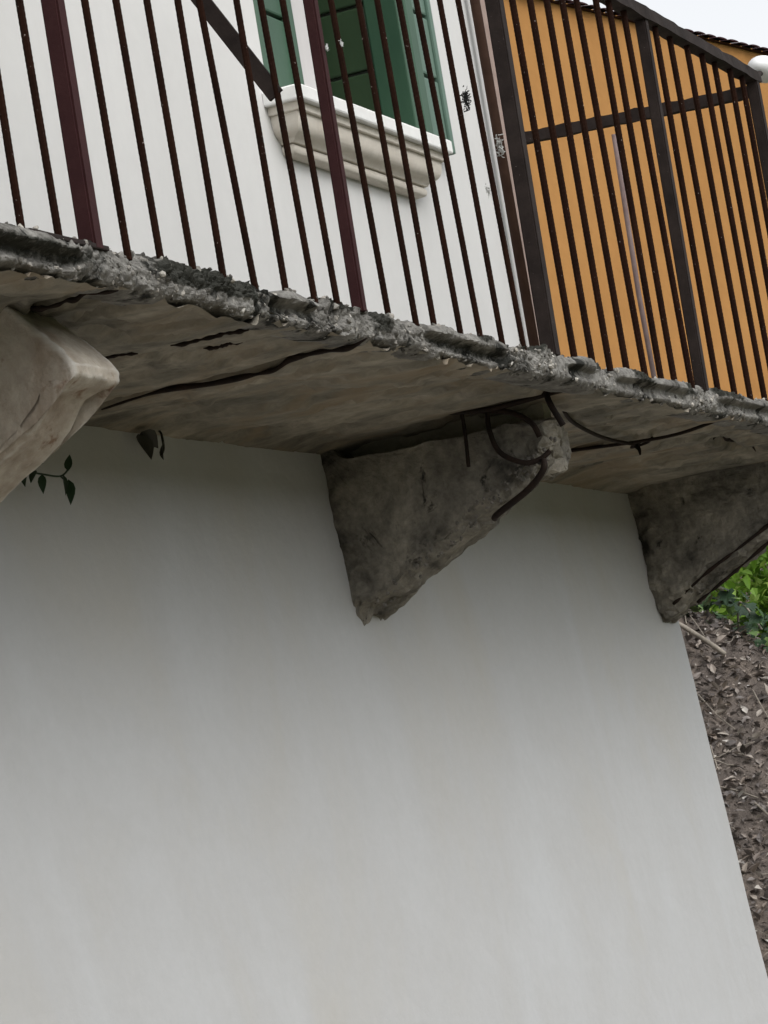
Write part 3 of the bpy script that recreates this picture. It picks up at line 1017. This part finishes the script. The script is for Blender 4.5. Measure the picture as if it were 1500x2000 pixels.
# fluff caught on the bars
def tuft(name, loc, r, n, mat, label):
    bm = bmesh.new()
    for _ in range(n):
        p = Vector(loc) + Vector((random.gauss(0, 1) * r * 0.26, random.gauss(0, 0.3) * r * 0.4, random.gauss(0, 1) * r * 0.5))
        pts = [p]
        d = Vector((random.gauss(0, 1), random.gauss(0, 1), random.gauss(0, 1))).normalized()
        for _k in range(4):
            d = (d + 0.7 * Vector((random.gauss(0, 1), random.gauss(0, 1), random.gauss(0, 1)))).normalized()
            pts.append(pts[-1] + d * r * 0.15)
        add_tube(bm, pts, r * random.uniform(0.02, 0.07), 4)
    return tag(from_bm(name, bm, mat), label, 'fluff', 'fluff caught on the railing bars')


tuft('fluff_clump', (2.02, 0.0, 0.575), 0.022, 90, 'dark_fluff', 'dark tangled clump caught on a bar against the white wall')
tuft('fluff_clump', (2.237, 0.01, 0.497), 0.024, 50, 'web', 'grey web tuft on the bar left of the thick post')
tuft('fluff_clump', (2.095, 0.01, 0.366), 0.015, 30, 'web', 'small grey web tuft low on a bar below the dark clump')
tuft('fluff_clump', (1.305, 0.004, 0.586), 0.008, 60, 'white_fit', 'white fluff on the bar before the dark green panel')
tuft('fluff_clump', (1.193, -0.006, 0.556), 0.007, 60, 'white_fit', 'white fluff on the thin maroon post before the window')


# ------------------------------------------------------------------ plants on the wall
def leaf_verts(L, W, curl=0.15, fold=0.2, n=5):
    out, faces = [], []
    for i in range(n + 1):
        t = i / n
        w = W * math.sin(math.pi * (t ** 0.8)) * (1 - 0.25 * t)
        z = -curl * L * t * t
        out += [(-w, L * t, z + fold * w), (0, L * t, z), (w, L * t, z + fold * w)]
    for i in range(n):
        a = i * 3
        faces += [(a, a + 1, a + 4, a + 3), (a + 1, a + 2, a + 5, a + 4)]
    return out, faces


def leaf_mesh(name, L, W, mat, curl=0.15, fold=0.2):
    v, f = leaf_verts(L, W, curl, fold)
    me = bpy.data.meshes.new(name)
    me.from_pydata(v, [], f)
    me.materials.append(M[mat])
    for p in me.polygons: p.use_smooth = True
    return me


def put_leaf(me, loc, direction, roll, scale, parent, name='leaf'):
    o = bpy.data.objects.new(name, me)
    COL.objects.link(o)
    q = Vector(direction).normalized().to_track_quat('Y', 'Z') @ Quaternion((0, 1, 0), roll)
    o.rotation_mode = 'QUATERNION'
    o.rotation_quaternion = q
    o.scale = (scale,) * 3
    o.parent = parent
    o.location = Vector(loc) - Vector(parent.location)
    return o


lm = leaf_mesh('leaf', 0.045, 0.011, 'dark_leaf', 0.2, 0.25)
spr = tag(empty('weed_sprig', (1.00, 0.74, -0.22)), 'small dark green leafy sprig under the tan bracket', 'weed')
tube('stem', [(0.90, 0.735, -0.205), (0.985, 0.70, -0.222), (1.05, 0.69, -0.225), (1.085, 0.685, -0.205)], 0.0022, 'dark_leaf', spr, 6)
tube('stem', [(1.045, 0.69, -0.225), (1.075, 0.685, -0.245)], 0.002, 'dark_leaf', spr, 6)
for loc, d, s in (((1.075, 0.685, -0.215), (0.3, -0.02, 0.9), 0.95), ((1.07, 0.685, -0.232), (0.05, -0.02, -1), 1.25), ((0.985, 0.70, -0.222), (-0.3, -0.05, -0.9), 0.95),
                  ((0.96, 0.70, -0.215), (-0.9, 0, -0.6), 0.9), ((0.96, 0.70, -0.212), (0.9, 0, 0.5), 0.8), ((0.93, 0.71, -0.21), (-0.6, -0.1, -0.9), 1.0), ((1.055, 0.688, -0.222), (0.3, 0, -1), 1.0)):
    put_leaf(lm, loc, d, random.uniform(-0.6, 0.6), s, spr)
spr2 = tag(empty('withered_weed', (1.60, 0.765, -0.10)), 'dark withered leaf hanging where soffit meets wall', 'weed')
tube('stem', [(1.675, 0.75, -0.080), (1.655, 0.735, -0.092), (1.645, 0.73, -0.125), (1.628, 0.73, -0.142)], 0.003, 'withered', spr2, 6)
wl = leaf_mesh('withered_leaf', 0.072, 0.024, 'withered', 0.1, 0.35)
put_leaf(wl, (1.535, 0.735, -0.098), (0.75, -0.02, -0.72), 0.3, 1.05, spr2, 'leaf')
put_leaf(wl, (1.54, 0.728, -0.094), (0.95, -0.04, -0.45), -0.4, 1.0, spr2, 'leaf')
put_leaf(wl, (1.652, 0.73, -0.11), (-0.55, -0.02, -0.8), 0.9, 0.75, spr2, 'leaf')

# ------------------------------------------------------------------ ochre house behind
P1 = Vector((12.0, 2.82, 0)); du = Vector((2.44, -0.50, 0)).normalized(); dn = Vector((-du.y, du.x, 0))   # dn points away from camera
och = tag(empty('ochre_house', (P1.x, P1.y, GROUND)), 'ochre rendered house with dark red tiled eave behind the railing', 'house')
EZ = 3.41


def och_pt(s, d, z):
    p = P1 + du * s + dn * d
    return (p.x, p.y, z)


def och_box(name, s0, s1, d0, d1, z0, z1, mat):
    bm = bmesh.new()
    v = [bm.verts.new(och_pt(*c)) for c in ((s0, d0, z0), (s1, d0, z0), (s1, d1, z0), (s0, d1, z0), (s0, d0, z1), (s1, d0, z1), (s1, d1, z1), (s0, d1, z1))]
    for f in ((3, 2, 1, 0), (4, 5, 6, 7), (0, 1, 5, 4), (1, 2, 6, 5), (2, 3, 7, 6), (3, 0, 4, 7)):
        bm.faces.new([v[i] for i in f])
    return from_bm(name, bm, mat, och)


och_box('wall', -4.5, 9.0, 0.03, 7.0, GROUND - 0.2, EZ, 'orange')
bm = bmesh.new()
rv = [bm.verts.new(och_pt(*c)) for c in ((-4.7, 0.0, EZ - 0.02), (9.2, 0.0, EZ - 0.02), (9.2, 7.2, EZ - 0.02), (-4.7, 7.2, EZ - 0.02), (-4.7, 3.6, EZ + 0.55), (9.2, 3.6, EZ + 0.55))]
for f in ((0, 1, 5, 4), (2, 3, 4, 5), (0, 4, 3), (1, 2, 5), (3, 2, 1, 0)):
    bm.faces.new([rv[i] for i in f])
from_bm('roof', bm, 'tile', och)
# barrel tiles along the eave
bm = bmesh.new()
sl = Vector((0, 3.6, 0.57)).normalized()
rg = []
for i in range(2):
    l = 0.45 * i
    rg.append([bm.verts.new((0.062 * math.cos(math.pi * k / 8), sl.y * l, sl.z * l + 0.009 * math.sin(math.pi * k / 8))) for k in range(9)])
for k in range(8):
    bm.faces.new((rg[0][k], rg[0][k + 1], rg[1][k + 1], rg[1][k]))
bm.faces.new(rg[0][::-1])
tme = bpy.data.meshes.new('eave_tile')
bm.to_mesh(tme); bm.free()
tme.materials.append(M['tile'])
ang = math.atan2(du.y, du.x)
for k in range(98):
    o = bpy.data.objects.new('eave_tile', tme)
    COL.objects.link(o)
    o.parent = och
    p = Vector(och_pt(-4.6 + 0.14 * k, -0.03 + random.uniform(-0.008, 0.008), EZ - 0.012))
    o.location = p - Vector(och.location)
    o.rotation_euler = (0, 0, ang)

# ------------------------------------------------------------------ bank litter, stick, ivy, bush
bm = bmesh.new()
LV, LF = leaf_verts(1.0, 0.28, 0.25, 0.3, 3)
for _ in range(30000):
    x = 5.46 + (3.4 if random.random() < 0.9 else 6.5) * random.random()
    y = random.uniform(-0.4, 2.2) if random.random() < 0.8 else random.uniform(-2.2, 3.4)
    s = random.choice((0.014, 0.02, 0.028, 0.038, 0.052))
    q = Quaternion((0, 0, 1), random.uniform(0, 6.28)) @ Quaternion((1, 0, 0), random.gauss(0.45, 0.4)) @ Quaternion((0, 1, 0), random.gauss(0, 0.5))
    base = Vector((x, y, bank_h(x, y) + random.uniform(0.0, 0.02)))
    vs_ = [bm.verts.new(base + q @ (Vector(p) * s)) for p in LV]
    for f in LF:
        bm.faces.new([vs_[i] for i in f])
lit = tag(from_bm('leaf_litter', bm, 'dry_leaf'), 'dry brown leaves and chips strewn over the earth bank', 'leaf litter', kind='stuff')

bm = bmesh.new()
for _ in range(160):
    x = 5.5 + 3.2 * random.random()
    y = random.uniform(-0.3, 2.2)
    a = random.gauss(-0.35, 0.7)
    L = random.uniform(0.06, 0.3)
    pts = []
    for k in range(4):
        t = k / 3
        xx, yy = x + L * t * math.sin(a), y - L * t * math.cos(a)
        pts.append((xx, yy, bank_h(xx, yy) + 0.015 + 0.02 * random.random()))
    add_tube(bm, pts, random.uniform(0.0015, 0.004), 5)
tag(from_bm('twigs', bm, 'stick'), 'thin dry twigs scattered on the brown bank', 'twigs', kind='stuff')

stk = tube('stick', [(7.6, 1.47, -0.372), (7.6, 1.40, -0.425), (7.6, 1.30, -0.515), (7.6, 1.26, -0.555)], 0.010, 'stick', None, 8)
tag(stk, 'pale grey stick lying along the crest of the bank', 'stick')

ivy = tag(empty('ivy', (8.0, 1.35, -0.55)), 'dark glossy ivy clump on top of the bank', 'ivy')


def ivy_leaf_mesh():
    prof = [(0, 0), (0.35, -0.12), (0.52, 0.12), (0.34, 0.30), (0.42, 0.55), (0.18, 0.62), (0, 1.0), (-0.18, 0.62), (-0.42, 0.55), (-0.34, 0.30), (-0.52, 0.12), (-0.35, -0.12)]
    v = [(0, 0.35, -0.06)] + [(p[0], p[1], 0.05 * abs(p[0]) - 0.10 * p[1] ** 2) for p in prof]
    f = [(0, i + 1, (i + 1) % 12 + 1) for i in range(12)]
    me = bpy.data.meshes.new('ivy_leaf')
    me.from_pydata(v, [], f)
    me.materials.append(M['ivy'])
    return me


ivm = ivy_leaf_mesh()
for k in range(6):
    y0 = 1.75 - 0.2 * k
    tube('vine', [(8.15, y0, bank_h(8.15, y0)), (8.05, y0 - 0.06, bank_h(8.05, y0) + 0.12), (7.95, y0 - 0.16, bank_h(7.95, y0 - 0.16) + 0.10)], 0.005, 'stick', ivy, 5)
for _ in range(280):
    y = random.uniform(0.75, 1.8)
    x = random.uniform(7.8, 8.3)
    z = bank_h(x, y) + random.uniform(-0.02, 0.06 + 0.16 * sstep(1.75, 1.25, y))
    d = Vector((-0.7 + random.gauss(0, 0.5), -0.3 + random.gauss(0, 0.5), -0.5 + random.gauss(0, 0.4)))
    put_leaf(ivm, (x, y, z), d, random.gauss(0, 0.5), random.uniform(0.045, 0.08), ivy, 'ivy_leaf')

bush = tag(empty('bush', (9.6, 1.4, -0.8)), 'bright green leafy bush beyond the ivy below the slab', 'bush')
for k in range(7):
    a = random.uniform(0, 6.28)
    tube('branch', [(9.6, 1.4, -0.8), (9.6 + 0.3 * math.cos(a), 1.4 + 0.4 * math.sin(a), -0.2), (9.6 + 0.5 * math.cos(a), 1.5 + 0.9 * math.sin(a), 0.1)], lambda t: 0.022 * (1 - 0.8 * t), 'stick', bush, 6)
bm = bmesh.new()
LV, LF = leaf_verts(1.0, 0.34, 0.2, 0.25, 3)
clumps = [Vector((9.5 + random.gauss(0, 0.4), 1.3 + random.gauss(0, 0.9), random.uniform(-0.75, 0.2))) for _ in range(95)]
for _ in range(16000):
    c = random.choice(clumps)
    p = c + Vector((random.gauss(0, 0.16), random.gauss(0, 0.16), random.gauss(0, 0.13)))
    s = random.uniform(0.04, 0.085)
    q = Quaternion((random.gauss(0, 1), random.gauss(0, 1), random.gauss(0, 1), random.gauss(0, 1))).normalized()
    q = Quaternion((0, 0, 1), random.uniform(0, 6.28)) @ Quaternion((1, 0, 0), random.gauss(-0.3, 0.5)) @ Quaternion((0, 1, 0), random.gauss(0, 0.5))
    vs_ = [bm.verts.new(p + q @ (Vector(v) * s)) for v in LV]
    for f in LF:
        bm.faces.new([vs_[i] for i in f])
tag(from_bm('foliage', bm, 'bush_leaf', bush), kind='stuff')
br_ = tube('bramble_stem', [(9.0, 1.75, -0.215), (9.0, 1.693, -0.232), (9.0, 1.56, -0.295), (9.0, 1.447, -0.366), (9.0, 1.30, -0.50), (9.0, 1.2, -0.60)], 0.010, 'dark_leaf', None, 6)
tag(br_, 'thin dark arching stem in front of the bright green bush', 'bramble')
